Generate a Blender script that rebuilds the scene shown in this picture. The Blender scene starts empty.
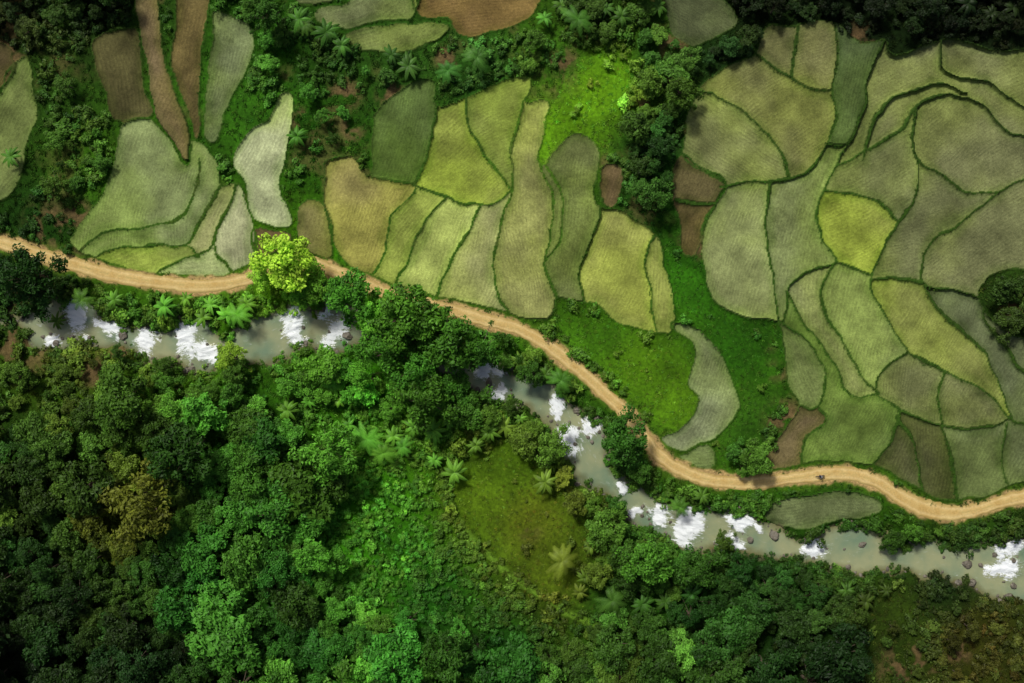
import bpy, math, random, bmesh
import numpy as np
from mathutils import Vector
random.seed(7); rng=np.random.default_rng(7)
S=0.2
def PX2W(px,py): return (np.asarray(px,float)-512)*S,(341.5-np.asarray(py,float))*S
def lin(c):
    c=np.asarray(c,float)/255.0
    return np.where(c<=0.04045,c/12.92,((c+0.055)/1.055)**2.4)
# ---------------- noise
_T=[np.random.default_rng(100+i).random((256,256)) for i in range(8)]
def vnoise(x,y,s=0):
    t=_T[s%8]; ix=np.floor(x).astype(int); iy=np.floor(y).astype(int)
    fx=x-ix; fy=y-iy; fx=fx*fx*(3-2*fx); fy=fy*fy*(3-2*fy)
    a=t[ix&255,iy&255]; b=t[(ix+1)&255,iy&255]; c=t[ix&255,(iy+1)&255]; d=t[(ix+1)&255,(iy+1)&255]
    return (a*(1-fx)+b*fx)*(1-fy)+(c*(1-fx)+d*fx)*fy
def fbm(x,y,sc,o=4,s=0):
    v=0;a=1;n=0
    for i in range(o):
        v=v+a*vnoise(x/sc*2**i+17*i,y/sc*2**i+31*i,s+i); n+=a; a*=0.5
    return v/n
def sstep(a,b,x):
    t=np.clip((x-a)/(b-a),0,1); return t*t*(3-2*t)
def catmull(P,closed=False,n=5):
    P=np.array(P,float)
    if closed: Q=np.vstack([P[-1],P,P[0],P[1]])
    else: Q=np.vstack([2*P[0]-P[1],P,2*P[-1]-P[-2]])
    out=[]
    for i in range(1,len(Q)-2):
        for k in range(n):
            t=k/n
            out.append(0.5*((2*Q[i])+(-Q[i-1]+Q[i+1])*t+(2*Q[i-1]-5*Q[i]+4*Q[i+1]-Q[i+2])*t*t+(-Q[i-1]+3*Q[i]-3*Q[i+1]+Q[i+2])*t**3))
    if not closed: out.append(Q[-2])
    return np.array(out)
# ---------------- layout (plan survey, 1 unit = 0.2 m)
blocks=[
 [(0,100),(12,72),(30,60),(38,90),(40,120),(30,150),(22,185),(8,200),(-30,215),(-60,210),(-60,110)],
 [(-40,45),(0,44),(15,50),(18,72),(2,92),(-40,100)],
 [(96,40),(140,30),(143,60),(148,92),(156,115),(118,120),(108,95),(98,75)],
 [(136,-40),(160,-40),(163,0),(166,30),(168,60),(176,90),(187,120),(191,158),(178,150),(162,120),(153,95),(147,55),(139,0)],
 [(172,55),(180,20),(175,-40),(214,-40),(213,10),(211,30),(205,60),(200,100),(203,132),(196,140),(189,112),(177,82)],
 [(217,12),(245,20),(258,40),(252,65),(235,95),(226,115),(222,140),(211,146),(205,130),(204,100),(210,70),(216,40)],
 [(125,125),(150,118),(165,130),(180,155),(192,163),(190,142),(205,145),(218,165),(222,185),(238,184),(250,210),(256,240),(253,262),(240,270),(225,276),(180,276),(130,269),(100,259),(72,243),(90,215),(105,195),(118,160)],
 [(283,95),(296,100),(290,140),(282,185),(292,215),(290,228),(262,225),(252,215),(245,185),(237,165),(238,150),(252,130),(270,118)],
 [(254,229),(290,233),(288,245),(272,254),(256,252)],
 [(298,207),(320,202),(332,228),(333,257),(315,252),(300,237)],
 [(327,160),(352,158),(370,176),(375,115),(410,86),(432,83),(436,108),(460,100),(490,88),(520,77),(532,82),(528,103),(546,100),(551,108),(543,135),(538,158),(545,166),(556,148),(575,132),(600,145),(597,175),(598,205),(625,212),(657,235),(668,270),(674,310),(672,332),(640,328),(612,320),(595,303),(572,302),(558,298),(553,313),(540,321),(505,313),(470,303),(430,295),(400,287),(368,275),(345,262),(334,240),(324,205),(325,180)],
 [(600,167),(621,170),(616,205),(601,203)],
 [(680,155),(700,165),(726,180),(718,200),(706,225),(696,255),(680,250),(678,225),(670,190)],
 [(672,323),(700,331),(722,353),(733,380),(738,410),(722,434),(704,442),(682,452),(660,442),(680,427),(699,400),(687,380),(696,350),(682,337)],
 [(682,454),(710,442),(719,460),(714,472),(692,468),(678,459)],
 [(690,110),(700,85),(725,65),(752,55),(765,28),(790,25),(830,22),(860,42),(885,40),(895,55),(940,40),(960,38),(990,50),(1034,45),(1110,40),(1110,260),(1034,268),(1000,272),(980,290),(988,312),(1010,332),(1034,337),(1110,340),(1110,470),(1034,482),(985,497),(950,501),(920,491),(890,472),(860,463),(820,463),(768,470),(770,450),(790,425),(800,404),(787,385),(783,350),(776,322),(745,318),(712,300),(704,270),(702,230),(712,210),(727,184),(700,168),(682,154),(684,135)],
 [(768,512),(790,499),(840,490),(873,495),(882,513),(850,522),(800,531),(776,526)],
 [(345,36),(380,26),(437,24),(449,34),(412,53),(370,53),(346,43)],
 [(420,-30),(540,-30),(534,12),(492,35),(462,38),(445,20),(418,16)],
 [(318,12),(350,5),(350,-30),(412,-30),(414,17),(380,22),(350,31),(322,27)],
 [(297,-30),(338,-30),(336,3),(314,8),(298,5)],
 [(672,-30),(703,-20),(738,22),(702,45),(682,47),(664,15)],
]
cuts=[
 [(200,160),(199,185),(190,207),(172,224),(140,229),(110,230),(88,245),(78,256)],
 [(224,180),(212,205),(200,225),(188,243),(160,247),(130,246),(105,252),(92,266)],
 [(237,180),(228,210),(218,232),(210,250),(195,255),(175,262),(160,270),(152,280)],
 [(188,243),(200,255),(196,256)],[(215,238),(216,255),(226,264),(235,276)],
 [(368,176),(395,183),(413,186),(413,195),(395,212),(386,235),(382,262),(366,282)],
 [(437,104),(431,140),(423,165),(413,187)],
 [(413,186),(440,195),(470,205),(498,203),(513,189)],
 [(464,96),(470,130),(490,160),(513,189)],
 [(527,98),(518,125),(512,155),(514,188),(505,215),(497,245),(494,270),(500,295),(512,320)],
 [(446,197),(428,218),(412,250),(392,292)],[(480,205),(468,235),(450,262),(436,301)],
 [(545,130),(540,165),(552,195),(553,220),(546,250),(548,275),(560,304)],
 [(546,168),(555,180),(563,205),(562,230),(547,262)],
 [(602,200),(598,225),(585,255),(580,285),(588,308)],
 [(658,232),(645,258),(650,285),(652,310),(660,334)],
 [(722,186),(750,180),(790,180),(812,165),(825,143),(834,120),(831,90),(838,60),(832,18)],
 [(750,52),(790,80),(831,92)],[(790,80),(795,20)],
 [(700,90),(740,110),(780,150),(790,180)],
 [(823,143),(848,142),(866,105),(868,75),(887,36)],
 [(772,180),(767,230),(772,270),(779,328)],
 [(848,142),(836,165),(825,190),(818,215),(824,240),(835,262),(815,270),(795,280),(788,300),(782,325)],
 [(836,165),(865,152),(898,132),(914,107),(950,95),(982,105),(1003,128),(1034,140),(1110,140)],
 [(914,107),(911,140),(917,160),(945,177),(972,192),(1003,190),(1034,176),(1110,170)],
 [(917,160),(914,195),(898,225),(885,250),(874,272),(873,292),(888,318),(910,352)],
 [(825,190),(860,195),(885,205),(900,222)],
 [(1000,190),(962,222),(935,238),(922,262),(924,284),(960,292),(990,300)],
 [(873,280),(900,278),(924,284)],
 [(835,262),(874,276)],
 [(835,262),(820,290),(830,320),(850,350),(865,380),(880,393)],
 [(790,292),(800,318),(820,342),(840,370),(850,395),(880,394)],
 [(780,322),(800,335),(822,362),(828,380),(820,405),(795,404)],
 [(910,352),(885,370),(877,394),(900,412),(890,440),(872,468)],
 [(910,352),(945,370),(990,395),(1012,420),(1034,425),(1110,425)],
 [(924,284),(950,320),(985,352),(1000,385),(1014,420)],
 [(985,305),(990,325),(1010,350),(1034,375),(1110,380)],
 [(945,370),(940,395),(943,425),(952,450),(960,506)],
 [(900,412),(940,425),(990,428),(1014,418)],
 [(897,418),(915,445),(925,496)],
 [(820,405),(828,420),(806,440),(803,468)],
 [(862,160),(880,110),(905,92),(940,85),(965,92)],
 [(940,36),(946,72),(985,82),(1012,98),(1034,108),(1110,112)],
 [(1010,425),(1005,460),(1012,495)],
 [(676,200),(700,205),(716,204)],
]
seeds=[(20,130,112,120,80,60),(8,75,88,76,54,30),(125,80,86,82,50,100),(165,60,112,97,70,80),(190,60,104,88,64,80),(230,60,112,122,84,70),  # field colours and row angles; vignette darkening painted into plots near frame edges
(145,180,130,142,92,80),(207,180,142,150,90,60),(224,205,152,154,102,70),(243,230,168,170,130,80),(130,258,142,152,80,10),(190,267,154,164,110,10),
(262,165,170,176,134,82),(270,240,106,88,60,0),(315,225,122,117,72,70),(355,210,146,137,84,60),(405,130,86,104,54,85),(455,150,136,146,68,40),(495,120,126,136,70,30),
(530,200,142,144,86,85),(575,180,110,119,70,80),(620,260,150,153,84,75),(660,290,140,142,86,85),(403,235,136,143,80,55),(440,240,158,164,106,60),(480,255,152,154,102,70),(557,225,118,126,74,80),
(715,390,126,134,98,70),(700,458,112,124,80,20),(730,150,126,131,82,-35),(750,100,121,122,76,40),(775,50,108,108,70,30),(815,50,116,116,74,30),(850,95,82,96,60,70),(735,250,138,146,94,75),(795,220,123,132,86,80),
(890,80,116,119,80,20),(880,150,114,119,78,20),(865,225,142,150,72,30),(960,145,104,106,70,-20),(940,200,110,114,76,20),(985,240,125,129,92,30),(900,255,124,134,84,60),(855,230,138,147,74,40),
(850,310,126,136,86,70),(815,320,128,132,92,70),(800,372,113,122,84,-50),(930,330,128,134,72,60),(895,335,124,130,78,60),(960,320,96,104,72,60),(1005,370,78,81,60,50),(1020,230,105,109,80,30),
(975,410,104,108,70,60),(925,395,116,120,80,80),(855,430,106,123,68,70),(905,460,90,92,60,80),(940,460,84,86,56,80),(980,465,74,77,52,85),(1030,460,60,62,48,85),(1020,75,76,74,54,-20),(1015,60,78,75,54,-20),(965,65,96,97,70,-20),(900,60,104,107,74,10),(1000,150,89,91,62,-20),
(785,450,110,96,72,60),(1000,100,84,85,60,-20),(1040,400,60,60,48,50),(370,15,110,118,78,20),(395,38,114,122,76,10),(480,10,118,94,66,10),(700,20,88,95,64,-40),(315,0,88,96,60,30),
(610,190,108,92,64,60),(695,190,98,90,58,60),(690,230,100,86,58,60),(825,510,100,106,82,10)]
veg=np.array([(20,20,26,46,14),(60,100,40,78,17),(90,160,52,98,17),(40,220,26,62,12),(60,30,42,72,20),(100,15,26,50,12),(270,60,40,88,16),(265,100,50,104,20),(310,130,36,84,12),(320,60,34,72,15),  # plant and ground greens; corner samples darkened to imitate lens vignetting
(400,70,38,76,20),(480,65,42,88,25),(560,60,48,92,20),(590,90,90,144,20),(565,130,82,134,18),(615,70,84,138,20),(650,60,36,78,20),(650,150,28,68,20),(650,190,30,72,16),(600,20,32,60,15),(750,10,20,38,12),(720,60,26,54,18),(850,10,15,30,10),(960,15,15,30,10),
(1010,60,20,36,14),(1000,300,36,64,16),(700,290,38,88,12),(690,270,38,90,12),(730,350,36,84,12),(750,430,42,84,16),(640,365,68,112,16),(680,400,68,110,16),(600,325,56,104,16),(150,300,54,102,15),(220,310,58,110,14),(20,280,16,50,10),
(290,290,80,136,12),(340,290,44,106,10),(400,320,48,110,10),(450,350,38,94,10),(380,380,52,120,10),(230,400,38,90,12),(150,400,42,82,12),(50,380,50,82,14),(90,360,62,90,18),(200,375,60,106,14),(40,450,28,62,12),(60,560,18,48,10),(30,650,12,30,8),
(135,500,62,78,12),(200,560,28,74,12),(250,500,34,84,12),(230,440,32,78,12),(100,470,34,64,12),(290,560,32,80,14),(300,620,24,70,12),(380,500,56,126,14),(350,560,50,116,14),(400,550,46,110,14),(430,600,30,84,14),(420,440,60,110,16),(500,460,66,100,16),(530,520,72,90,18),(480,500,68,98,16),(560,570,66,88,16),
(500,650,22,66,10),(620,600,32,72,14),(640,560,40,88,12),(620,440,34,80,12),(560,400,40,82,14),(700,600,24,62,12),(760,590,22,58,14),(740,500,46,92,14),(850,530,34,74,12),(900,620,42,64,14),(980,640,50,58,14),(950,590,26,48,14),(800,650,20,46,12),(150,650,14,38,10),(900,520,42,84,12),(980,525,34,66,12)],float)
vegc=lin(veg[:,2:5])*np.array([1.12,.98,.88])
def vegcol(px,py):
    sh=np.shape(px); px=np.ravel(px); py=np.ravel(py); num=np.zeros((len(px),3)); den=np.zeros(len(px))
    for i in range(len(veg)):
        w=1.0/(((px-veg[i,0])**2+(py-veg[i,1])**2)+150)**1.6
        num+=w[:,None]*vegc[i]; den+=w
    return (num/den[:,None]).reshape(sh+(3,))
road=catmull([(-140,215),(-60,228),(0,243),(22,249),(45,257),(80,266),(110,274),(150,281),(190,285),(225,284),(250,278),(275,266),(310,264),(348,277),(375,289),(400,297),(430,305),(460,313),(490,322),(515,328),(535,337),(555,350),(575,366),(600,388),(625,412),(645,437),(660,455),(680,469),(705,479),(735,483),(770,482),(800,478),(830,474),(855,475),(880,483),(905,499),(925,509),(950,514),(980,511),(1005,503),(1034,497),(1100,490),(1170,492)],n=12)
riv=catmull([(-140,320,8),(-60,318,6),(0,318,4),(30,322,5),(50,327,19),(70,322,26),(88,331,10),(106,330,13),(125,337,8),(147,343,17),(163,350,8),(187,343,25),(205,348,20),(223,344,9),(245,342,19),(268,338,23),(290,326,23),(312,320,13),(335,328,22),(360,328,12),(390,337,6),(415,350,4),(445,365,5),(472,375,13),(490,380,17),(510,388,13),(535,392,18),(555,410,12),(578,437,24),(592,462,18),(615,485,9),(635,502,20),(655,518,17),(690,528,22),(715,532,15),(738,532,23),(765,541,17),(800,552,10),(825,553,14),(865,550,23),(900,562,11),(935,562,18),(970,566,18),(1005,570,27),(1040,575,32),(1100,580,30),(1180,585,30)],n=8)
foams=[(72,306,10,26,-8),(52,343,10,9,0),(106,326,14,8,20),(147,338,9,18,0),(185,332,9,23,8),(206,350,20,10,20),(293,324,10,24,-15),(318,306,13,6,40),(334,331,9,16,20),(370,327,6,8,0),(490,371,16,8,0),(498,394,8,8,20),(556,406,8,14,0),(568,442,11,14,20),(592,424,13,9,-30),(664,515,11,9,0),(690,530,12,25,25),(742,523,14,9,0),(730,548,14,10,0),(818,552,12,8,0),(1014,543,14,18,30),(1010,572,18,9,0),(622,488,6,4,0),(85,346,8,6,0),(640,512,7,6,0),(760,528,9,5,30)]
meadows=[[(570,62),(600,56),(632,66),(625,95),(610,113),(580,122),(557,143),(545,163),(541,140),(550,110),(560,85)],
 [(556,318),(575,306),(600,312),(640,332),(680,338),(695,348),(688,380),(698,400),(680,426),(655,425),(635,398),(605,370),(570,342)],
 [(664,235),(680,262),(700,272),(710,302),(745,320),(772,326),(778,350),(780,400),(765,430),(745,465),(722,470),(720,440),(738,412),(730,375),(715,345),(690,325),(672,300)],
 [(447,482),(475,460),(515,440),(545,468),(578,508),(590,555),(600,610),(560,600),(520,575),(480,535)]]
# ---------------- terrain grid
ax=np.arange(-128,130.01,0.25); ay=np.arange(-91,91.01,0.25)
ext=np.array([3,8,18,40,90,200,500,1200,3000.0])
xs=np.concatenate([ax[0]-ext[::-1],ax,ax[-1]+ext]); ys=np.concatenate([ay[0]-ext[::-1],ay,ay[-1]+ext])
nx,ny=len(xs),len(ys)
X,Y=np.meshgrid(xs,ys)
WX=X+ (fbm(X,Y,5,4,1)-.5)*1.7; WY=Y+(fbm(X,Y,5,4,2)-.5)*1.7
GX=WX/S+512; GY=341.5-WY/S
rawx=xs/S+512; rawy=341.5-ys/S
def window(x0,x1,y0,y1,m):
    i0,i1=np.searchsorted(rawx,[x0-m,x1+m]); j0=np.searchsorted(-rawy,-(y1+m)); j1=np.searchsorted(-rawy,-(y0-m))
    return slice(j0,j1),slice(i0,i1)
def inpoly(P):
    P=np.asarray(P); m=np.zeros((ny,nx),bool)
    w=window(P[:,0].min(),P[:,0].max(),P[:,1].min(),P[:,1].max(),6)
    x=GX[w];y=GY[w];r=np.zeros(x.shape,bool)
    for a,b in zip(P,np.roll(P,-1,0)):
        if a[1]==b[1]: continue
        c=(a[1]>y)!=(b[1]>y); r^=c&(x<(b[0]-a[0])*(y-a[1])/(b[1]-a[1])+a[0])
    m[w]=r; return m
def segdist(D,P,closed,m=14):
    Q=np.roll(P,-1,0) if closed else P[1:]
    for a,b in zip(P,Q):
        w=window(min(a[0],b[0]),max(a[0],b[0]),min(a[1],b[1]),max(a[1],b[1]),m)
        x=GX[w]-a[0];y=GY[w]-a[1];dx,dy=b[0]-a[0],b[1]-a[1]
        t=np.clip((x*dx+y*dy)/(dx*dx+dy*dy+1e-9),0,1)
        D[w]=np.minimum(D[w],np.hypot(x-t*dx,y-t*dy))
edge=np.full((ny,nx),14.0); inside=np.zeros((ny,nx),bool)
for b in blocks:
    P=catmull(b,True,4); inside|=inpoly(P); segdist(edge,P,True)
for c in cuts: segdist(edge,catmull(c,False,5),False)
bw=1.0+0.9*sstep(.45,.7,fbm(X,Y,6,3,7))   # bund half-width varies along its length
roadD=np.full((ny,nx),60.0); segdist(roadD,road,False,60)
inside&=roadD>10
mead=np.zeros((ny,nx),bool)
for q_ in meadows: mead|=inpoly(catmull(q_,True,4))
ditch=np.full((ny,nx),14.0); segdist(ditch,catmull([(444,480),(452,508),(470,535),(492,560),(520,582),(550,602),(585,622),(620,632)],False,5),False)
rivD=np.full((ny,nx),60.0); riverZ=np.zeros((ny,nx)); ALONG=np.zeros((ny,nx)); CROSS=np.zeros((ny,nx))
def base(x,y): return 0.018*(y+10)-0.006*x+(fbm(x,y,22,3,5)-.5)*0.5
rz=[]
for p in riv:
    x,y=PX2W(p[0],p[1]); rz.append(-0.9-0.010*float(x)+0.006*float(y))
rz=np.minimum.accumulate(np.array(rz))
fine=[]
for i in range(len(riv)-1):
    for t in (0,.33,.66): fine.append(np.append(riv[i]*(1-t)+riv[i+1]*t,rz[i]*(1-t)+rz[i+1]*t))
fine=np.array(fine); tg=np.gradient(fine[:,:2],axis=0); sl=np.concatenate([[0],np.cumsum(np.hypot(*np.diff(fine[:,:2],axis=0).T))]); tg/=np.linalg.norm(tg,axis=1)[:,None]
for p,tt,s0 in zip(fine,tg,sl):
    w=window(p[0],p[0],p[1],p[1],95)
    dx=GX[w]-p[0];dy=GY[w]-p[1]; d=np.hypot(dx,dy)-p[2]
    k=d<rivD[w]; rivD[w]=np.where(k,d,rivD[w]); riverZ[w]=np.where(k,p[3],riverZ[w])
    ALONG[w]=np.where(k,s0+dx*tt[0]+dy*tt[1],ALONG[w]); CROSS[w]=np.where(k,-dx*tt[1]+dy*tt[0],CROSS[w])
rivD=rivD+(fbm(X,Y,3.2,4,3)-.5)*17
# ---------------- label the individual paddies
frl=inside&(edge>bw)
lab=np.zeros((ny,nx),int); nl=0
for (j,i) in np.argwhere(frl):
    if lab[j,i]: continue
    nl+=1; st=[(j,i)]; lab[j,i]=nl
    while st:
        a,b=st.pop()
        for c,d in ((a+1,b),(a-1,b),(a,b+1),(a,b-1)):
            if 0<=c<ny and 0<=d<nx and frl[c,d] and not lab[c,d]:
                lab[c,d]=nl; st.append((c,d))
cnt=np.bincount(lab.ravel(),minlength=nl+1)
# ---------------- heights & colours
B0=base(X,Y)
south=np.clip((GY-(330+0.27*np.clip(GX,-200,1300)))/200,0,3)
hill=sstep(0.05,1.8,south)*5.0*sstep(1000,300,GX)
Z=B0+hill+(fbm(X,Y,4,3,4)-.5)*0.35*(1-inside)
COL=vegcol(GX,GY)
n1=fbm(X,Y,6,4,0); n2=fbm(X,Y,2,3,6)
COL*= np.where(mead,1.12+1.3*(n1-.5),0.45+0.9*n1)[...,None]
brown=lin((104,84,56))
patch=np.zeros_like(X)
for (cx,cy,r) in [(560,72,26),(665,75,22),(675,45,18),(645,110,14),(788,420,24),(775,370,12),(345,95,18),(350,130,16),(60,230,34),(120,60,20),(855,45,20),(1015,310,14),(20,335,48),(700,245,14),(330,175,12),(262,255,10),(95,372,20),(625,560,16),(915,670,34),(390,95,14),(585,40,14),(300,120,12),(445,60,14),(690,140,14),(10,55,20),(80,215,14),(610,165,14),(770,345,8),(530,530,14),(-40,320,40),(120,352,12),(230,352,12),(960,650,16)]:
    patch=np.maximum(patch,sstep(1.4,0.2,np.hypot(GX-cx,GY-cy)/r))
bm=sstep(0.57,0.70,fbm(X,Y,9,4,2))*(GY<245)*0.4*(GX<760)
bm=np.maximum(bm,patch*sstep(0.38,0.58,n2)*0.85)*np.where(mead,.4,1)
COL=COL*(1-bm[...,None])+brown*(.6+.8*n2)[...,None]*bm[...,None]
dm=sstep(5,1.5,ditch)*.85; COL=COL*(1-dm[...,None])+lin((96,132,38))*dm[...,None]
Z-=.35*np.exp(-((ditch-6)/2.5)**2)
ROW=np.zeros_like(X); KIND=(lab>0).astype(float)
avgx=np.bincount(lab.ravel(),X.ravel(),nl+1)/np.maximum(cnt,1); avgy=np.bincount(lab.ravel(),Y.ravel(),nl+1)/np.maximum(cnt,1)
sd={}
def lab_at(px,py):
    x,y=PX2W(px,py); i=np.searchsorted(xs,x); j=np.searchsorted(ys,y)
    w=lab[j-6:j+7,i-6:i+7]; v=lab[j,i]
    if v: return v
    w=w[w>0]; return np.bincount(w).argmax() if len(w) else 0
for s in seeds:
    l=lab_at(s[0],s[1])
    if l and l not in sd: sd[l]=s
fc=np.zeros((nl+1,3)); fa=np.zeros(nl+1); fz=np.zeros(nl+1); SA=np.array(seeds,float)
for l in range(1,nl+1):
    if l in sd: s=sd[l]
    else:
        px=avgx[l]/S+512; py=341.5-avgy[l]/S
        s=SA[np.argmin((SA[:,0]-px)**2+(SA[:,1]-py)**2)]
    f=1.0 if l in sd else random.uniform(.9,1.08)
    fc[l]=lin(s[2:5])*f*np.array([.98,1.02,.93])
    fa[l]=math.radians(s[5]+random.uniform(-12,12)); fz[l]=float(base(np.array(avgx[l]),np.array(avgy[l])))+random.uniform(-.3,.25)
F=lab>0; L=lab[F]
g=fc[L]; nn=fbm(X[F],Y[F],16,4,3); nm=fbm(X[F],Y[F],3.5,5,5)
yel=np.array([1.04,1.10,0.80]); gry=np.array([0.98,0.96,1.02])
t=sstep(.36,.64,nn)[:,None]
g=g*(yel*t+gry*(1-t))*(0.44+1.12*nm)[:,None]
rim=sstep(10,1,edge[F]+ (nm-.5)*14)[:,None]*0.5
g=g*(1-rim)+g*np.array([0.70,0.90,0.52])*rim
COL[F]=g
ROW[F]=-np.sin(fa[L])*X[F]+np.cos(fa[L])*Y[F]+(fbm(X[F],Y[F],24,2,1)-.5)*7+(fbm(X[F],Y[F],5,2,4)-.5)*.7
Z[F]=fz[L]+0.05*nm
bund=(edge<=bw)&inside
COL[bund]=COL[bund]*0.45+lin((62,88,32))*.55
Z=Z+np.exp(-(edge/1.8)**2)*0.26*inside
rb=sstep(16,8,roadD); Z=Z*(1-rb)+(base(X,Y)+0.05)*rb
verge=lin((80,112,28)); soil=lin((178,150,98))
vg=sstep(16,9,roadD+(n2-.5)*8)*0.55*(~F)
COL=COL*(1-vg[...,None])+verge*(0.6+0.8*n2)[...,None]*vg[...,None]
so=sstep(10,6.5,roadD+(n2-.5)*8)
COL=COL*(1-so[...,None])+soil*so[...,None]
KIND*= (1-so)
carve=sstep(12,-5,rivD)
Z=Z*(1-carve)+np.minimum(riverZ-0.7,Z)*carve
rock=lin((108,100,76))
bk=sstep(6,-1,rivD+(n2-.5)*12)*0.9*(roadD>12)
COL=COL*(1-bk[...,None])+rock*(0.5+0.9*n1)[...,None]*bk[...,None]
def samp(A,x,y):
    i=np.clip(np.searchsorted(xs,x),0,nx-1); j=np.clip(np.searchsorted(ys,y),0,ny-1); return A[j,i]
def zat(x,y): return samp(Z,x,y)
# ---------------- helpers for meshes/materials
def mkmesh(name,V,Fq,smooth=True):
    V=np.asarray(V,np.float32); Fq=np.asarray(Fq,np.int32); k=Fq.shape[1]
    me=bpy.data.meshes.new(name); me.vertices.add(len(V)); me.vertices.foreach_set('co',V.ravel())
    me.loops.add(Fq.size); me.loops.foreach_set('vertex_index',Fq.ravel())
    me.polygons.add(len(Fq)); me.polygons.foreach_set('loop_start',np.arange(0,Fq.size,k,dtype=np.int32))
    me.polygons.foreach_set('use_smooth',np.full(len(Fq),smooth)); me.update(calc_edges=True); return me
def addcol(me,name,C):
    a=me.attributes.new(name,'FLOAT_COLOR','POINT'); C=np.asarray(C,np.float32)
    a.data.foreach_set('color',np.concatenate([C,np.ones((len(C),1),np.float32)],1).ravel())
def addf(me,name,v):
    a=me.attributes.new(name,'FLOAT','POINT'); a.data.foreach_set('value',np.asarray(v,np.float32).ravel())
def link(name,me,loc=(0,0,0)):
    o=bpy.data.objects.new(name,me); o.location=loc; bpy.context.scene.collection.objects.link(o); return o
class M:
    def __init__(s,name):
        s.m=bpy.data.materials.new(name); s.m.use_nodes=True; s.t=s.m.node_tree; s.n=s.t.nodes; s.p=s.n['Principled BSDF']; s.out=s.n['Material Output']
    def N(s,ty,**k):
        n=s.n.new(ty)
        for a,b in k.items(): setattr(n,a,b)
        return n
    def L(s,a,b): s.t.links.new(a,b)
    def att(s,name,ty='GEOMETRY'):
        return s.N('ShaderNodeAttribute',attribute_name=name,attribute_type=ty)
    def val(s,sock,v):
        if isinstance(v,(int,float)): sock.default_value=v
        else: s.L(v,sock)
    def math(s,op,a,b=0.0):
        n=s.N('ShaderNodeMath',operation=op); s.val(n.inputs[0],a); s.val(n.inputs[1],b)
        return n.outputs[0]
    def noise(s,sc,det=4,rough=.6,vec=None,dist=0):
        n=s.N('ShaderNodeTexNoise'); n.inputs['Scale'].default_value=sc; n.inputs['Detail'].default_value=det; n.inputs['Roughness'].default_value=rough; n.inputs['Distortion'].default_value=dist
        s.L(vec if vec else s.geo(),n.inputs['Vector']); return n.outputs['Fac']
    def geo(s):
        if not hasattr(s,'g'): s.g=s.N('ShaderNodeNewGeometry')
        return s.g.outputs['Position']
    def comb(s,a,b,c=0.0):
        n=s.N('ShaderNodeCombineXYZ'); s.val(n.inputs[0],a); s.val(n.inputs[1],b); s.val(n.inputs[2],c); return n.outputs[0]
    def scale(s,col,f):
        n=s.N('ShaderNodeVectorMath',operation='SCALE'); s.L(col,n.inputs[0]); s.val(n.inputs['Scale'],f); return n.outputs[0]
    def mr(s,v,a,b,c,d):
        n=s.N('ShaderNodeMapRange'); s.L(v,n.inputs[0])
        for i,q in enumerate((a,b,c,d)): n.inputs[i+1].default_value=q
        return n.outputs[0]
    def mix(s,f,a,b):
        n=s.N('ShaderNodeMix',data_type='RGBA'); s.val(n.inputs[0],f)
        for k,v in ((6,a),(7,b)):
            if isinstance(v,(tuple,list,np.ndarray)): n.inputs[k].default_value=(*[float(q) for q in v[:3]],1)
            else: s.L(v,n.inputs[k])
        return n.outputs[2]
    def bump(s,h,st,d):
        n=s.N('ShaderNodeBump'); n.inputs['Strength'].default_value=st; n.inputs['Distance'].default_value=d; s.L(h,n.inputs['Height']); s.L(n.outputs[0],s.p.inputs['Normal'])
        return n
m=M('terrain_soil_and_grass'); col=m.att('col').outputs['Color']; kind=m.att('kind').outputs['Fac']; row=m.att('row').outputs['Fac']
fine1=m.noise(1.6,6,.7); fine2=m.noise(5.5,3,.7); big=m.noise(0.12,4,.6); spk=m.noise(2.8,5,.8)
wv=m.math('SINE',m.math('MULTIPLY',m.math('ADD',row,m.math('MULTIPLY',fine1,0.8)),2*math.pi/0.66))
rowamp=m.math('MULTIPLY',m.mr(m.noise(0.30,4,.7),.38,.66,.0,.15),kind)
rowsF=m.math('MULTIPLY',wv,rowamp)
vn=m.mr(fine1,.3,.7,.5,1.5); fn=m.mr(fine1,.3,.7,.72,1.28)
mixn=m.N('ShaderNodeMix'); m.L(kind,mixn.inputs[0]); m.L(vn,mixn.inputs[2]); m.L(fn,mixn.inputs[3])
f=m.math('MULTIPLY',mixn.outputs[0],m.math('ADD',rowsF,1.0)); f=m.math('MULTIPLY',f,m.mr(fine2,.3,.7,.72,1.28))
f=m.math('MULTIPLY',f,m.mr(big,.3,.7,.82,1.2)); f=m.math('MULTIPLY',f,m.mr(spk,.58,.75,1.0,.65))
m.L(m.scale(col,f),m.p.inputs['Base Color']); m.p.inputs['Roughness'].default_value=.95; m.p.inputs['Specular IOR Level'].default_value=.1
m.bump(m.math('ADD',m.math('ADD',fine1,m.math('MULTIPLY',fine2,.5)),m.math('MULTIPLY',rowsF,.6)),.6,.18)
MT=m.m
jj,ii=np.meshgrid(np.arange(ny-1),np.arange(nx-1),indexing='ij')
fl=lab[:-1,:-1].copy(); fl[np.isin(fl,np.where(cnt<250)[0])]=0
P3=np.stack([X,Y,Z],-1).reshape(-1,3); C3=COL.reshape(-1,3); K3=KIND.ravel(); R3=ROW.ravel()
q=np.stack([jj*nx+ii,jj*nx+ii+1,(jj+1)*nx+ii+1,(jj+1)*nx+ii],-1).reshape(-1,4); flr=fl.ravel()
order=np.argsort(flr,kind='stable'); bl=np.searchsorted(flr[order],np.arange(nl+2))
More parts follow.
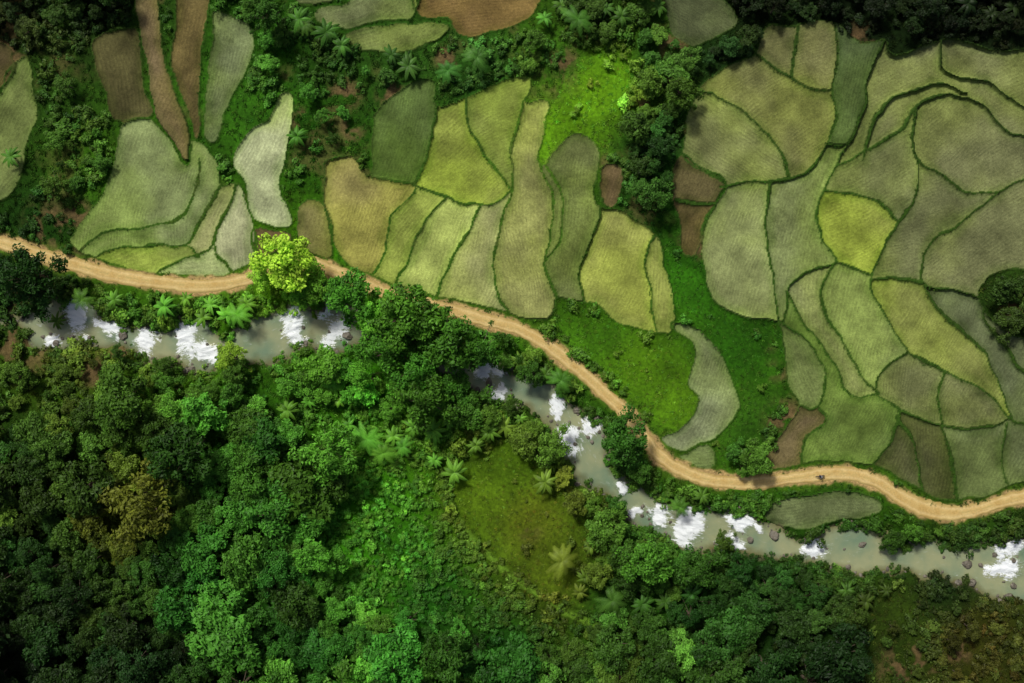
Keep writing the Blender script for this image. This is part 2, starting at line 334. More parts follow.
for l in range(nl+1):
    fs=order[bl[l]:bl[l+1]]
    if len(fs)==0: continue
    u,inv=np.unique(q[fs],return_inverse=True); inv=inv.reshape(-1,4)
    nm_='ground' if l==0 else 'rice_field'
    me=mkmesh(nm_,P3[u],inv); addcol(me,'col',C3[u]); addf(me,'kind',K3[u]); addf(me,'row',R3[u]); me.materials.append(MT)
    link(nm_,me)
# ---------------- river
foam=np.zeros_like(X); FXn=GX+(fbm(X,Y,2.2,3,0)-.5)*16; FYn=GY+(fbm(X,Y,2.2,3,4)-.5)*16
for (cx,cy,a,b,r) in foams:
    r=math.radians(r); dx=FXn-cx; dy=FYn-cy; u_=dx*math.cos(r)+dy*math.sin(r); v_=-dx*math.sin(r)+dy*math.cos(r)
    foam=np.maximum(foam,sstep(1.75,0.2,np.hypot(u_/a,v_/b)))
foam=foam*sstep(4,-3,rivD)
wm=rivD<7
fm=wm[:-1,:-1]|wm[1:,1:]|wm[:-1,1:]|wm[1:,:-1]
ff=np.where(fm.ravel())[0]
u,inv=np.unique(q[ff],return_inverse=True); inv=inv.reshape(-1,4)
streak=fbm(ALONG*S*.5,CROSS*S*2.2,1.0,3,2)
RZ=riverZ-0.05+foam*(streak-0.3)*0.7+(fbm(X,Y,2.5,3,6)-.5)*.06
V=np.stack([X,Y,RZ],-1).reshape(-1,3)[u]
me=mkmesh('river',V,inv); addf(me,'foam',foam.ravel()[u]); addf(me,'shore',rivD.ravel()[u]); addf(me,'along',ALONG.ravel()[u]*S); addf(me,'cross',CROSS.ravel()[u]*S)
m=M('milky_river_water'); fo=m.att('foam').outputs['Fac']; sh=m.att('shore').outputs['Fac']; al=m.att('along').outputs['Fac']; cr=m.att('cross').outputs['Fac']
st=m.noise(1.0,5,.7,vec=m.comb(m.math('MULTIPLY',al,.55),m.math('MULTIPLY',cr,2.0)),dist=.8)
nz=m.noise(1.6,5,.75,dist=.8); n3=m.noise(5,4,.7); nb=m.noise(.16,3,.5)
base_c=m.mix(m.mr(nb,.35,.65,0,1),lin((118,140,112)),lin((158,162,122)))
base_c=m.mix(m.mr(m.math('ADD',sh,m.math('MULTIPLY',nz,6.0)),-4,6,0,.9),base_c,lin((104,100,58)))
w=m.math('ADD',fo,m.math('ADD',m.math('MULTIPLY',m.math('SUBTRACT',st,.5),1.9),m.math('MULTIPLY',m.math('SUBTRACT',nz,.5),1.3)))
wf=m.mr(w,.36,.68,0,1)
wf2=m.math('MAXIMUM',wf,m.math('MULTIPLY',m.mr(st,.60,.72,0,.25),m.mr(sh,-12,-2,1,.2)))
c=m.mix(wf2,base_c,(.90,.94,.96)); m.L(c,m.p.inputs['Base Color']); m.L(m.mr(wf2,0,1,.12,.7),m.p.inputs['Roughness'])
m.bump(m.math('ADD',m.math('MULTIPLY',st,m.math('ADD',fo,.15)),m.math('MULTIPLY',n3,.1)),.55,.3)
me.materials.append(m.m); link('river',me)
# ---------------- road
pts=np.stack(PX2W(road[:,0],road[:,1]),-1)
seg=np.hypot(*np.diff(pts,axis=0).T); ss=np.concatenate([[0],np.cumsum(seg)]); t=np.arange(0,ss[-1],0.35)
cx=np.interp(t,ss,pts[:,0]); cy=np.interp(t,ss,pts[:,1]); tx=np.gradient(cx);ty=np.gradient(cy);ln=np.hypot(tx,ty);nxv,nyv=-ty/ln,tx/ln
K=13; VV=[];AC=[]
hwL=1.42+(fbm(t,t*0,7,3,1)-.5)*.9+(fbm(t,t*0+9,1.2,2,3)-.5)*.7; hwR=1.42+(fbm(t,t*0+50,7,3,2)-.5)*.9+(fbm(t,t*0+70,1.2,2,4)-.5)*.7
wide=np.exp(-((cx-(925-512)*S)/7)**2)*.45; hwL+=wide; hwR+=wide
for k in range(K):
    a=-1+2*k/(K-1); hw=np.where(a<0,hwR,hwL); x=cx+nxv*a*hw; y=cy+nyv*a*hw
    z=base(x,y)+0.16-0.16*abs(a)**6+(-0.05)*np.exp(-((abs(a)-.5)/.15)**2)
    VV.append(np.stack([x,y,z],-1)); AC.append(np.full(len(t),a))
VV=np.stack(VV,1).reshape(-1,3); AC=np.stack(AC,1).ravel()
ai,ak=np.meshgrid(np.arange(len(t)-1),np.arange(K-1),indexing='ij'); fq=np.stack([ai*K+ak,(ai+1)*K+ak,(ai+1)*K+ak+1,ai*K+ak+1],-1).reshape(-1,4)[:,::-1]
me=mkmesh('dirt_road',VV,fq); addf(me,'across',AC)
m=M('dirt_road_laterite'); a=m.math('ABSOLUTE',m.att('across').outputs['Fac'])
r1=m.noise(.5,5,.65); r2=m.noise(3,5,.7)
c=m.mix(m.mr(r1,.35,.65,0,1),lin((198,164,96)),lin((220,192,126)))
rut=m.mr(m.math('ABSOLUTE',m.math('SUBTRACT',a,.5)),0,.22,1,0)
c=m.mix(m.math('MULTIPLY',rut,.4),c,lin((232,208,150)))
c=m.mix(m.math('MULTIPLY',m.mr(a,.6,1.0,0,1),m.mr(r2,.35,.6,.25,1)),c,lin((128,116,54)))
cen=m.math('MULTIPLY',m.mr(a,0,.2,1,0),m.mr(r1,.45,.65,0,.6)); c=m.mix(cen,c,lin((158,144,74)))
m.L(m.scale(c,m.mr(r2,.3,.7,.82,1.16)),m.p.inputs['Base Color']); m.p.inputs['Roughness'].default_value=.95; m.bump(r2,.5,.08)
me.materials.append(m.m); link('dirt_road',me)
# ---------------- vegetation prototypes
def leafmat(name,inst=True,const=None,trans=.2):
    m=M(name)
    if inst: tint=m.att('tint','INSTANCER').outputs['Color']
    else:
        r=m.N('ShaderNodeRGB'); r.outputs[0].default_value=(*const,1); tint=r.outputs[0]
    lv=m.att('lv').outputs['Fac']
    oi=m.N('ShaderNodeObjectInfo').outputs['Random']
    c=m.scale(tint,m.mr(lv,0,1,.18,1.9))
    hs=m.N('ShaderNodeHueSaturation'); m.L(c,hs.inputs['Color']); m.L(m.mr(oi,0,1,.488,.502),hs.inputs['Hue']); m.L(m.mr(oi,0,1,.86,1.14),hs.inputs['Value'])
    hs.inputs['Saturation'].default_value=.94
    c=hs.outputs[0]
    m.L(c,m.p.inputs['Base Color']); m.p.inputs['Roughness'].default_value=.5; m.p.inputs['Specular IOR Level'].default_value=.18
    tr=m.N('ShaderNodeBsdfTranslucent'); m.L(c,tr.inputs[0]); mx=m.N('ShaderNodeMixShader'); mx.inputs[0].default_value=trans
    m.L(m.p.outputs[0],mx.inputs[1]); m.L(tr.outputs[0],mx.inputs[2]); m.L(mx.outputs[0],m.out.inputs[0]); return m.m
LM=leafmat('leaves')
m=M('bark'); nb=m.noise(6,4); m.L(m.mix(nb,(.06,.045,.03),(.16,.12,.08)),m.p.inputs['Base Color']); m.p.inputs['Roughness'].default_value=.9; BARK=m.m
def leaves(C,Nrm,size,r):
    n=len(C); a=r.normal(size=(n,3)); Nn=Nrm+a*.55; Nn/=np.linalg.norm(Nn,axis=1)[:,None]
    t=np.cross(Nn,r.normal(size=(n,3))); t/=np.linalg.norm(t,axis=1)[:,None]; b=np.cross(Nn,t)
    s=(size*(.6+.8*r.random(n)))[:,None]
    V=np.stack([C-t*s,C-b*s*.5-Nn*s*.12,C+t*s,C+b*s*.5-Nn*s*.12],1).reshape(-1,3)
    return V,np.arange(4*n).reshape(-1,4)
def tube(p0,p1,r0,r1,k=6):
    p0=np.array(p0,float);p1=np.array(p1,float);d=p1-p0;d/=np.linalg.norm(d)+1e-9
    a=np.cross(d,[0.3,1,.1]);a/=np.linalg.norm(a);b=np.cross(d,a);an=np.linspace(0,2*np.pi,k,endpoint=False)
    ring=np.cos(an)[:,None]*a+np.sin(an)[:,None]*b
    return np.vstack([p0+ring*r0,p1+ring*r1]),np.array([[i,(i+1)%k,k+(i+1)%k,k+i] for i in range(k)])
def assemble(name,bark,lv,leafv):
    Vs=[];Fs=[];o=0;nb_=0
    for V,Fq in bark: Vs.append(V);Fs.append(Fq+o);o+=len(V);nb_+=len(Fq)
    nbv=o; V,Fq=lv; Vs.append(V);Fs.append(Fq+o)
    me=mkmesh(name,np.vstack(Vs),np.vstack(Fs),False)
    addf(me,'lv',np.concatenate([np.zeros(nbv),leafv])); me.materials.append(BARK); me.materials.append(LM)
    mi=np.ones(len(me.polygons),np.int32); mi[:nb_]=0; me.polygons.foreach_set('material_index',mi); return me
def tree(name,seed,R,H,nl_,nleaf,ls,lobeR=.34,flat=.55):
    r=np.random.default_rng(seed); bark=[]; top=np.array([0,0,H*.55])
    bark.append(tube((0,0,-1.0),(r.normal()*.2,r.normal()*.2,H*.35),.30*R/4,.22*R/4,8)); bark.append(tube((0,0,H*.3),top,.22*R/4,.14*R/4,7))
    C=[];Nn=[];LV=[]; lop=r.uniform(0,6.28)
    for k in range(nl_):
        an=k*2.39996+r.normal()*.4; rr=math.sqrt((k+.3)/nl_)*R*.84*(1+.2*r.normal())*(1+.16*math.cos(2*(an-lop))+.1*math.cos(3*an+lop))
        hz=H*.60+H*.32*(1-(rr/R)**2)+r.normal()*H*.10
        c=np.array([rr*math.cos(an),rr*math.sin(an),hz]); lr=R*lobeR*(.55+.8*r.random())
        bark.append(tube(top*r.uniform(.6,1.0),c-[0,0,lr*.3],.09*R/4,.03,5))
        n=int(nleaf/nl_*(lr/(R*lobeR))**1.6)
        d=r.normal(size=(n,3)); d/=np.linalg.norm(d,axis=1)[:,None]; d[:,2]=np.where(d[:,2]<-.3,-d[:,2]*.6,d[:,2])
        rad=lr*(.5+.55*r.random(n)**.6)
        sub=r.normal(size=(9,3)); sub/=np.linalg.norm(sub,axis=1)[:,None]; prox=(d@sub.T).max(1)
        rad*=(.60+.55*sstep(.6,.98,prox))
        C.append(c+d*rad[:,None]*np.array([1,1,flat+.2])); Nn.append(d*.8+np.array([0,0,.5]))
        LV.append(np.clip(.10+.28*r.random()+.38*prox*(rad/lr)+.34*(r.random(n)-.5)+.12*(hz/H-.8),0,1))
    C=np.vstack(C);Nn=np.vstack(Nn);LV=np.concatenate(LV)
    return assemble(name,bark,leaves(C,Nn,ls,r),np.repeat(LV,4))
def banana(name,seed,n,L,wd,pinn=False,H=2.0):
    r=np.random.default_rng(seed); bark=[tube((0,0,-.5),(0,0,H),.16,.11,7)]; V=[];Fq=[];LV=[];o=0
    for k in range(n):
        an=k*2.4+r.normal()*.15; up=r.uniform(.25,1.0); l=L*r.uniform(.75,1.1); d=np.array([math.cos(an),math.sin(an)]); s3=np.array([-d[1],d[0],0]); lvv=r.uniform(.4,.9)
        segs=14 if pinn else 7; P=[]
        for i in range(segs+1):
            t=i/segs; P.append(np.array([d[0]*l*t*(1-.1*up),d[1]*l*t*(1-.1*up),H+l*(up*t*.9-(.35+.65*up)*t*t)]))
        for i in range(segs):
            if pinn:
                t=(i+.5)/segs; w=wd*(.3+math.sin(math.pi*(.1+.85*t)))
                for sg in (-1,1):
                    f=P[i+1]-P[i]; a=P[i]; b=P[i]+f*.8; tip=P[i]+s3*sg*w+f*1.2-np.array([0,0,.15*w]); V+=[a,b,tip+f*.3,tip]; Fq.append([o,o+1,o+2,o+3]); o+=4; LV+=[lvv]*4
            else:
                w2=wd*math.sin(math.pi*min(1,(.12+.86*(i+1)/segs)))**.6; w1=wd*math.sin(math.pi*(.12+.86*i/segs))**.6
                for sg in (-1,1):
                    dz=np.array([0,0,-.10]); V+=[P[i],P[i+1],P[i+1]+s3*sg*w2+dz,P[i]+s3*sg*w1+dz]; Fq.append([o,o+1,o+2,o+3]); o+=4; LV+=[lvv+.1*sg]*4
    return assemble(name,bark,(np.array(V),np.array(Fq)),np.array(LV))
def shrub(name,seed,n,R,ls,blade=False):
    r=np.random.default_rng(seed); bark=[tube((0,0,-.3),(0,0,.4*R),.05,.03,5)]
    if blade:
        V=[];Fq=[];LV=[]
        for i in range(n):
            an=r.uniform(0,6.28);a2=r.uniform(0,6.28);rr=R*.7*math.sqrt(r.random());b=np.array([math.cos(a2)*rr,math.sin(a2)*rr,-.05]);d=np.array([math.cos(an),math.sin(an),0])*R*r.uniform(.3,.8);s_=np.array([-d[1],d[0],0]);s_/=np.linalg.norm(s_);h=R*r.uniform(.4,.8)
            V+=[b-s_*ls*.5,b+s_*ls*.5,b+d*.6+[0,0,h*.8]+s_*ls*.4,b+d*1.2+[0,0,h]-s_*.02];Fq.append([4*i,4*i+1,4*i+2,4*i+3]);LV+=[.35+.5*r.random()]*4
        return assemble(name,bark,(np.array(V),np.array(Fq)),np.array(LV))
    k=r.integers(3,7); cc=r.normal(size=(k,3))*[R*.42,R*.42,R*.12]+[0,0,R*.55]; w=r.integers(0,k,n); d=r.normal(size=(n,3)); d/=np.linalg.norm(d,axis=1)[:,None]; d[:,2]=abs(d[:,2])
    P=cc[w]+d*(R*.5*(.6+.4*r.random(n)))[:,None]; V,Fq=leaves(P,d+[0,0,.5],ls,r)
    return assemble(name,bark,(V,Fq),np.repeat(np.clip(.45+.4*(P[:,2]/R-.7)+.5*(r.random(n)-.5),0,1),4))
def proto(cname,meshes):
    c=bpy.data.collections.new(cname)
    for me in meshes: c.objects.link(bpy.data.objects.new(me.name,me))
    return c
NT=8
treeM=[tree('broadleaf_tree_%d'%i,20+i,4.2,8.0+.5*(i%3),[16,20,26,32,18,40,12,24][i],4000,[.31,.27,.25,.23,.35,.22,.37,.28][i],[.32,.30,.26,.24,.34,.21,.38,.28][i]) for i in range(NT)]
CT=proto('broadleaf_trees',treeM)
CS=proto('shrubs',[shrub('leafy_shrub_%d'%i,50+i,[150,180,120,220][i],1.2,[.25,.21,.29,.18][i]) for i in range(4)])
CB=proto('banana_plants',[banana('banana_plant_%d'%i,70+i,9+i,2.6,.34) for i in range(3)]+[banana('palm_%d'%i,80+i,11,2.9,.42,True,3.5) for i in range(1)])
CG=proto('grass_tufts',[shrub('grass_tuft_%d'%i,90+i,22,.6,.10,True) for i in range(3)])
m=M('wet_rock'); r1=m.noise(1.5,5,.7); m.L(m.mix(m.mr(r1,.3,.7,0,1),(.05,.045,.03),(.24,.21,.16)),m.p.inputs['Base Color']); m.p.inputs['Roughness'].default_value=.6; m.bump(r1,.6,.1); ROCK=m.m
def rockmesh(i):
    bm_=bmesh.new(); bmesh.ops.create_icosphere(bm_,subdivisions=3,radius=1); r=np.random.default_rng(i); ds=[Vector(r.normal(size=3)).normalized() for _ in range(9)]; hs=[r.uniform(.55,.9) for _ in ds]
    for v in bm_.verts:
        for d,h in zip(ds,hs):
            k=v.co.dot(d)
            if k>h: v.co-=d*(k-h)
        v.co.z*=.7; v.co*=1+.05*r.normal()
    me=bpy.data.meshes.new('boulder_%d'%i); bm_.to_mesh(me); bm_.free(); me.materials.append(ROCK); return me
CR=proto('boulders',[rockmesh(i) for i in range(4)])
def scatter(name,px,py,scl,coll,tint,nvar,zoff=0,tilt=.08,zfix=None):
    n=len(px); x,y=PX2W(px,py)
    z=zat(x,y)+zoff
    if zfix is not None: z=np.maximum(z,zfix)
    me=bpy.data.meshes.new(name); me.vertices.add(n); me.vertices.foreach_set('co',np.stack([x,y,z],-1).astype(np.float32).ravel())
    a=me.attributes.new('rot','FLOAT_VECTOR','POINT'); a.data.foreach_set('vector',np.stack([rng.normal(size=n)*tilt,rng.normal(size=n)*tilt,rng.random(n)*6.28],-1).astype(np.float32).ravel())
    a=me.attributes.new('scl','FLOAT_VECTOR','POINT'); s=np.asarray(scl,float); a.data.foreach_set('vector',np.stack([s*rng.uniform(.85,1.15,n),s*rng.uniform(.85,1.15,n),s*rng.uniform(.75,1.15,n)],-1).astype(np.float32).ravel())
    a=me.attributes.new('idx','INT','POINT'); a.data.foreach_set('value',rng.integers(0,nvar,n).astype(np.int32))
    addcol(me,'tint',tint)
    o=link(name,me); g_=bpy.data.node_groups.new(name+'_nodes','GeometryNodeTree')
    g_.interface.new_socket('Geometry',in_out='INPUT',socket_type='NodeSocketGeometry'); g_.interface.new_socket('Geometry',in_out='OUTPUT',socket_type='NodeSocketGeometry')
    N=g_.nodes; gi=N.new('NodeGroupInput'); go=N.new('NodeGroupOutput'); ip=N.new('GeometryNodeInstanceOnPoints'); ci=N.new('GeometryNodeCollectionInfo')
    ci.inputs[0].default_value=coll; ci.inputs['Separate Children'].default_value=True; ci.inputs['Reset Children'].default_value=True
    def na(nm,ty):
        k=N.new('GeometryNodeInputNamedAttribute'); k.data_type=ty; k.inputs[0].default_value=nm; return k.outputs[0]
    er=N.new('FunctionNodeEulerToRotation')
    l=g_.links.new; l(gi.outputs[0],ip.inputs['Points']); l(ci.outputs[0],ip.inputs['Instance']); ip.inputs['Pick Instance'].default_value=True
    l(na('idx','INT'),ip.inputs['Instance Index']); l(na('rot','FLOAT_VECTOR'),er.inputs[0]); l(er.outputs[0],ip.inputs['Rotation']); l(na('scl','FLOAT_VECTOR'),ip.inputs['Scale']); l(ip.outputs[0],go.inputs[0])
    o.modifiers.new('scatter','NODES').node_group=g_
    print(name,n); return o
def pin(px,py,P):
    P=np.asarray(P,float); r=np.zeros(np.shape(px),bool)
    for a,b in zip(P,np.roll(P,-1,0)):
        if a[1]==b[1]: continue
        c=(a[1]>py)!=(b[1]>py); r^=c&(px<(b[0]-a[0])*(py-a[1])/(b[1]-a[1])+a[0])
    return r
def dart(polys,rlo,rhi,tries,fac,occ,pw=1.5,rk=.35):
    out=[]; allp=np.vstack([np.array(p) for p in polys]); lo=allp.min(0);hi=allp.max(0)
    P=rng.random((tries,2))*(hi-lo)+lo; R=rlo+(rhi-rlo)*rng.random(tries)**pw
    ok=np.zeros(tries,bool)
    for p in polys: ok|=pin(P[:,0],P[:,1],p)
    x,y=PX2W(P[:,0],P[:,1]); ok&=(samp(roadD,x,y)>R*.45+9)&(samp(rivD,x,y)>R*rk)&(samp(edge,x,y)>np.minimum(R*.5,8))&(~samp(inside,x,y))
    for (a,b),r in zip(P[ok],R[ok]):
        good=True
        for (c,d,e) in occ:
            if abs(c-a)<60 and (a-c)**2+(b-d)**2<(fac*(r+e))**2: good=False;break
        if good: occ.append((a,b,r)); out.append((a,b,r))
    return np.array(out)
forest=[[(-110,470),(0,455),(60,415),(110,385),(170,378),(230,392),(270,398),(300,425),(335,440),(340,480),(325,540),(345,600),(420,615),(500,640),(560,645),(600,628),(640,640),(700,620),(760,600),(830,592),(860,610),(850,683),(860,790),(-110,790)]]
mid=[[(355,300),(400,297),(430,312),(470,328),(520,345),(560,378),(575,398),(560,398),(520,370),(480,356),(462,385),(440,415),(400,420),(350,400),(300,395),(280,375),(330,365),(380,350),(392,325),(362,312)],
 [(560,470),(600,510),(640,535),(680,556),(720,565),(830,580),(870,596),(700,625),(640,645),(600,628),(600,580),(592,540)],[(612,425),(640,445),(655,470),(640,480),(620,470),(608,450)],[(870,528),(900,523),(925,532),(895,540)],
 [(455,395),(500,405),(545,425),(560,460),(520,440),(470,425)]]
tops=[[(640,30),(668,15),(690,60),(682,110),(668,150),(668,190),(640,205),(622,170),(628,130),(640,90)],[(835,-60),(1150,-60),(1150,30),(1034,36),(960,28),(900,36),(860,30)],[(560,-60),(660,-60),(640,30),(600,40),(560,35)],[(710,-60),(835,-60),(832,14),(750,40),(735,5)],[(-60,-60),(130,-60),(125,25),(80,20),(40,40),(-60,35)],[(700,60),(745,30),(750,45),(700,75)],
 [(-60,245),(35,262),(45,300),(30,310),(-60,305)],[(245,10),(280,0),(285,40),(268,80),(250,95),(245,80),(262,50)],[(990,285),(1040,275),(1040,325),(1005,322)],[(725,430),(760,440),(755,470),(725,468)]]
sparse=[[(860,590),(930,592),(1000,605),(1120,620),(1120,760),(850,760),(850,650)],[(-60,350),(60,362),(190,366),(230,380),(110,385),(0,445),(-60,450)],[(300,60),(370,60),(440,62),(540,40),(560,60),(540,75),(470,85),(400,85),(370,110),(330,150),(300,190),(300,110)],[(50,60),(90,50),(110,110),(110,180),(70,230),(30,240),(40,180),(55,120)]]
occ=[]
single=[(283,262,30,(140,198,26),2,1.0),(262,275,17,(122,184,24),5,.9),(305,272,16,(110,168,20),0,1),(318,285,20,(76,138,14),3,1),(348,294,26,(52,116,12),2,1),(300,290,16,(70,130,12),1,1),(22,274,30,(22,64,10),3,1),(30,295,20,(24,66,12),1,1),(408,316,34,(56,118,10),2,1),(385,352,28,(52,112,10),3,1),(445,345,30,(46,106,10),7,1),(226,357,17,(108,158,22),5,.9),
 (135,505,38,(80,96,18),3,1),(626,440,24,(38,88,12),1,1),(650,565,26,(56,110,14),2,1),(480,350,22,(44,100,12),5,1),(730,545,12,(58,96,20),5,.8),(700,575,22,(42,90,14),3,1),(420,402,30,(50,106,10),3,1),(415,372,26,(48,108,10),5,1),(455,388,18,(44,100,12),2,1),(400,335,24,(54,114,10),7,1),(232,372,14,(58,106,20),3,1),(118,352,9,(50,88,20),5,1),(164,366,10,(54,98,20),5,1),(618,508,12,(42,88,14),5,1),(530,372,16,(44,92,14),3,1),(512,408,10,(48,88,16),5,1)]
cm={}
for (a,b,r,cc,v,hs) in single:
    occ.append((a,b,r*.9)); x,y=PX2W(a,b); x=float(x);y=float(y)
    me=treeM[v].copy()
    if cc not in cm: cm[cc]=leafmat('leaves_tone',False,tuple(float(q) for q in lin(cc)*np.array([1.65,1.4,1.3])))
    me.materials[1]=cm[cc]
    k=r*S/4.2; f=1-8*k/199.
    o=link('broadleaf_tree',me,(x*f,y*f,float(zat(np.array([x]),np.array([y]))[0])-.2)); o.scale=(k,k,k*hs); o.rotation_euler=(0,0,random.random()*6.28)
def tints(T,gain,var=.28):
    c=vegcol(T[:,0],T[:,1])*gain; n=len(T); v=np.exp(rng.normal(size=(n,1))*var); w=np.clip(rng.normal(size=(n,1)),-1.2,2.6)
    return np.clip(c*v*np.concatenate([1.10+.17*w,1+0*w,1-.04*w],1),0.003,.9)
pal=[(310,32),(345,50),(330,38),(410,70),(475,66),(560,10),(605,15),(575,28),(655,12),(960,8),(1005,12),(930,12),(985,20),(370,437),(395,435),(435,460),(340,400),(350,425),(455,470),(610,597),(580,590),(640,602),(560,560),(545,375),(520,360),(560,380),(215,305),(190,300),(170,308),(230,315),(120,300),(690,590),(475,445),(490,430),(505,425),(520,418),(680,505),(700,495),(845,590),(865,600),(20,160),(300,140),(60,320),(545,480),(405,445),(385,450),(590,545),(435,430),(450,420),(305,25),(565,18),(250,305),(205,318),(720,560),(770,610),(335,385),(310,400),(290,410),(355,455),(415,425),(245,318),(90,300),(585,575),(665,600),(735,600),(795,600),(885,590),(620,20),(545,25),(450,75),(395,60)]
PT=np.array([(a,b,random.uniform(.7,1.2)) for a,b in pal]); occ+=[(a,b,12*s) for a,b,s in PT]
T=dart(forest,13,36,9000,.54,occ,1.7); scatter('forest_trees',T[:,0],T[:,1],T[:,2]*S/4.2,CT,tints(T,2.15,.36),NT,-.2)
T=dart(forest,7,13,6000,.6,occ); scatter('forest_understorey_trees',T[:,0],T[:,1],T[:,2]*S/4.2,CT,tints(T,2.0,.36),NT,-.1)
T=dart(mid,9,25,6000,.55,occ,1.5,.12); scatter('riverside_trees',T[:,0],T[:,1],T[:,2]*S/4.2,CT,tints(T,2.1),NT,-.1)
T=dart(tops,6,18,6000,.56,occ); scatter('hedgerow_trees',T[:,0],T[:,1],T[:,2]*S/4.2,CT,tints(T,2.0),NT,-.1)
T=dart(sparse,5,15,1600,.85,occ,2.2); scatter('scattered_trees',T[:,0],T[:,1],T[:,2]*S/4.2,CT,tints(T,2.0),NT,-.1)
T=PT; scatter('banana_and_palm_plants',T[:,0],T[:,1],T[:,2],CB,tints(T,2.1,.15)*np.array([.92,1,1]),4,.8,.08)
def cand(n):
    P=np.stack([rng.random(n)*1240-108,rng.random(n)*860-88],-1); x,y=PX2W(P[:,0],P[:,1]); return P,x,y
P,x,y=cand(56000)
inm=samp(mead,x,y); inf=pin(P[:,0],P[:,1],np.array(forest[0]))
ins=samp(inside,x,y); ed=samp(edge,x,y); rd=samp(roadD,x,y); rv=samp(rivD,x,y)
dn=fbm(x,y,7,3,2)
keep=(~ins)&(ed>3)&(rd>11)&(rv>-2)&(rng.random(len(P))<np.where(inm,.015,np.where(inf,.2,sstep(.42,.58,dn)*.5+.35*(rv<14))))
keep&=samp(bm,x,y)<.4
vine=pin(P[:,0],P[:,1],np.array([(300,400),(345,385),(440,430),(460,470),(450,500),(500,590),(560,630),(420,620),(340,590),(325,540),(345,480)]))
keep|=vine&(rng.random(len(P))<.7)
keep|=(samp(ditch,x,y)>4)&(samp(ditch,x,y)<9)&(rng.random(len(P))<.4)&(y<-25)
Q=P[keep]; sc=rng.uniform(.3,1.05,len(Q)); sc=np.where(rng.random(len(Q))<.14,sc*1.6,sc)
scatter('shrubs_undergrowth',Q[:,0],Q[:,1],sc*np.where(vine[keep],.75,1),CS,tints(Q,1.95),4,0)
P,x,y=cand(110000)
inm=samp(mead,x,y); ins=samp(inside,x,y); ed=samp(edge,x,y); rd=samp(roadD,x,y); rv=samp(rivD,x,y); inf=pin(P[:,0],P[:,1],np.array(forest[0])); bwp=samp(bw,x,y)
keep=(~ins)&(rd>7)&(rv>0)&(ed>1)&(~inf)&(rng.random(len(P))<np.where(inm,.45,.4))&(samp(bm,x,y)<.5)
keep|=ins&(ed<bwp*1.15)&(rd>9)
Q=P[keep]; sc=rng.uniform(.4,1.1,len(Q))*np.where(ins[keep],.40,np.where(inm[keep],.7,1))*np.where(rd[keep]<9,.5,1); tt=tints(Q,1.5,.3)*np.where(inm[keep],1.35,1)[:,None]
scatter('grass_tufts_cover',Q[:,0],Q[:,1],sc,CG,tt,3,0)
P,x,y=cand(70000); rv=samp(rivD,x,y); fo_=samp(foam,x,y)
keep=((rv>-4)&(rv<4)&(rng.random(len(P))<.20))|((rv<-4)&(rng.random(len(P))<.008+.16*(fo_>.03)*(fo_<.5)))
keep&=samp(roadD,x,y)>14
Q=P[keep]; xx,yy=PX2W(Q[:,0],Q[:,1]); sc=rng.uniform(.15,.5,len(Q)); sc=np.where(rng.random(len(Q))<.2,sc*2.3,sc)
scatter('river_boulders',Q[:,0],Q[:,1],sc,CR,np.ones((len(Q),3)),4,0,.3,zfix=samp(riverZ,xx,yy)-.1)
# ---------------- motorcycle with rider on the road
def simple(name,c,rough=.5):
    m=M(name); nz=m.noise(8,3); m.L(m.mix(nz,tuple(v*.8 for v in c),tuple(v*1.2 for v in c)),m.p.inputs['Base Color']); m.p.inputs['Roughness'].default_value=rough; return m.m
mk=simple('black_rubber',(.02,.02,.02)); mr_=simple('painted_metal',(.05,.05,.06),.3); ms=simple('shirt_cloth',(.10,.10,.16),.9); mh=simple('helmet_shell',(.5,.5,.48),.3); mp=simple('trouser_cloth',(.03,.03,.04),.9)
def skin(name,pts,edges,rad,mat,parent):
    me=bpy.data.meshes.new(name); me.from_pydata(pts,edges,[]); o=link(name,me)
    o.modifiers.new('skin','SKIN')
    if not me.skin_vertices:
        bmm=bmesh.new(); bmm.from_mesh(me); bmm.verts.layers.skin.verify(); bmm.to_mesh(me); bmm.free()
    for i,r in enumerate(rad): me.skin_vertices[0].data[i].radius=(r,r)
    me.skin_vertices[0].data[0].use_root=True; sb=o.modifiers.new('sub','SUBSURF'); sb.levels=2; sb.render_levels=2; me.materials.append(mat); o.parent=parent; return o
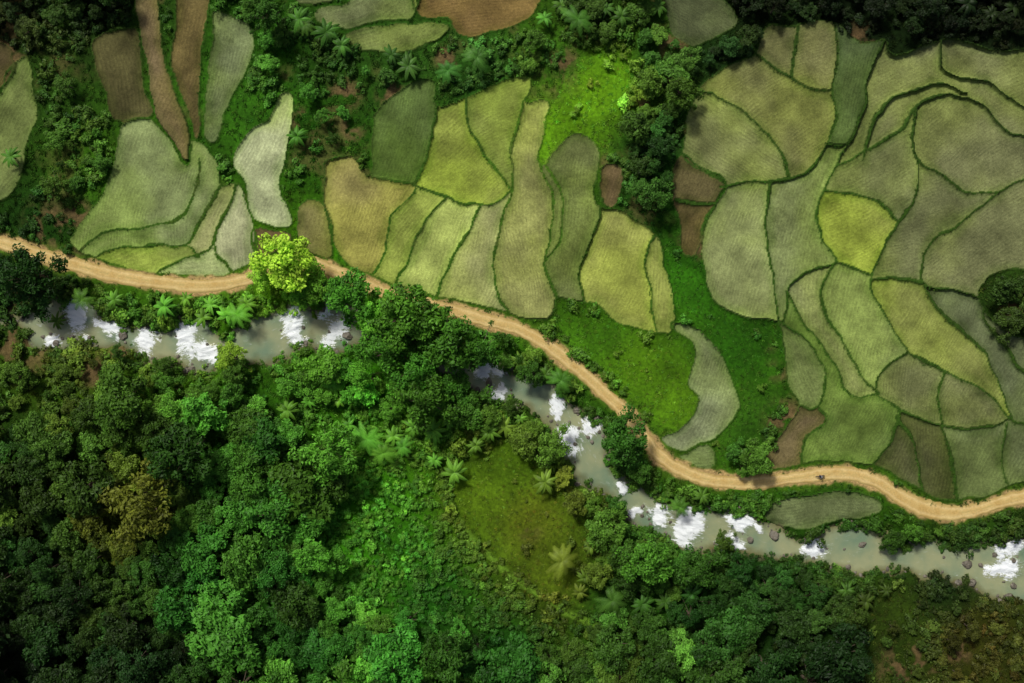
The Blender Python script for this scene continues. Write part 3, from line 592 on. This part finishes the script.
def moto(px,py,ang,shirt):
    x,y=[float(v) for v in PX2W(px,py)]; z=float(base(np.array([x]),np.array([y]))[0])+.15
    e=bpy.data.objects.new('motorcycle',None); bpy.context.scene.collection.objects.link(e)
    for nm,wx in (('front_wheel',.62),('rear_wheel',-.62)):
        bpy.ops.mesh.primitive_torus_add(location=(wx,0,.3),rotation=(math.pi/2,0,0),major_radius=.25,minor_radius=.055,major_segments=24,minor_segments=8); w=bpy.context.object; w.name=nm; w.data.materials.append(mk); w.parent=e
    skin('frame_and_tank',[(-.35,0,.5),(-.8,0,.78),(.0,0,.72),(.3,0,.82),(.45,0,.9),(.62,0,.32),(-.62,0,.3),(.05,0,.35)],[(0,1),(0,2),(2,3),(3,4),(4,5),(0,6),(0,7),(7,4)],[.11,.08,.13,.14,.07,.03,.04,.13],mr_,e)
    skin('handlebar',[(.42,0,1.0),(.32,.34,1.05),(.32,-.34,1.05),(.45,0,.85)],[(0,1),(0,2),(0,3)],[.03,.025,.025,.03],mk,e)
    skin('seat',[(-.2,0,.8),(-.75,0,.86),(.05,0,.78)],[(0,1),(0,2)],[.12,.09,.09],mk,e)
    e.location=(x,y,z); e.rotation_euler=(0,0,ang)
    r=bpy.data.objects.new('motorcycle_rider',None); bpy.context.scene.collection.objects.link(r)
    skin('torso_and_arms',[(-.2,0,.95),(-.12,0,1.2),(-.02,0,1.42),(0,0,1.5),(0,.19,1.4),(.12,.28,1.18),(.32,.3,1.08),(0,-.19,1.4),(.12,-.28,1.18),(.32,-.3,1.08)],[(0,1),(1,2),(2,3),(2,4),(4,5),(5,6),(2,7),(7,8),(8,9)],[.15,.15,.16,.06,.07,.05,.035,.07,.05,.035],shirt,r)
    skin('legs',[(-.2,0,.93),(-.15,.12,.9),(.2,.2,.78),(.05,.2,.35),(.18,.2,.3),(-.15,-.12,.9),(.2,-.2,.78),(.05,-.2,.35),(.18,-.2,.3)],[(0,1),(1,2),(2,3),(3,4),(0,5),(5,6),(6,7),(7,8)],[.13,.1,.08,.05,.045,.1,.08,.05,.045],mp,r)
    skin('helmeted_head',[(.02,0,1.52),(.04,0,1.66),(.05,0,1.72)],[(0,1),(1,2)],[.06,.13,.11],mh,r)
    r.location=e.location; r.rotation_euler=(0,0,ang)
moto(821,476.5,math.radians(188),ms)
# ---------------- camera, light, sky
cam=bpy.data.cameras.new('camera'); cam.lens=35; cam.sensor_width=36; cam.clip_end=9000
co_=bpy.data.objects.new('camera',cam); bpy.context.scene.collection.objects.link(co_); co_.location=(0,0,199.5); bpy.context.scene.camera=co_
sd_=Vector((-.45,.75,1.1)).normalized()
sun=bpy.data.lights.new('sun','SUN'); sun.energy=2.75; sun.angle=math.radians(9); sun.color=(1,.98,.91)
so_=bpy.data.objects.new('sun',sun); bpy.context.scene.collection.objects.link(so_); so_.rotation_euler=sd_.to_track_quat('Z','Y').to_euler()
w=bpy.data.worlds.new('World'); bpy.context.scene.world=w; w.use_nodes=True; wn=w.node_tree.nodes; sk=wn.new('ShaderNodeTexSky'); sk.sky_type='NISHITA'; sk.sun_disc=False
sk.sun_elevation=math.asin(sd_.z); sk.sun_rotation=math.atan2(sd_.x,sd_.y); sk.dust_density=5
w.node_tree.links.new(sk.outputs[0],wn['Background'].inputs[0]); wn['Background'].inputs[1].default_value=.055
bpy.context.scene.view_settings.view_transform='Standard'; bpy.context.scene.view_settings.look='None'; bpy.context.scene.view_settings.exposure=0
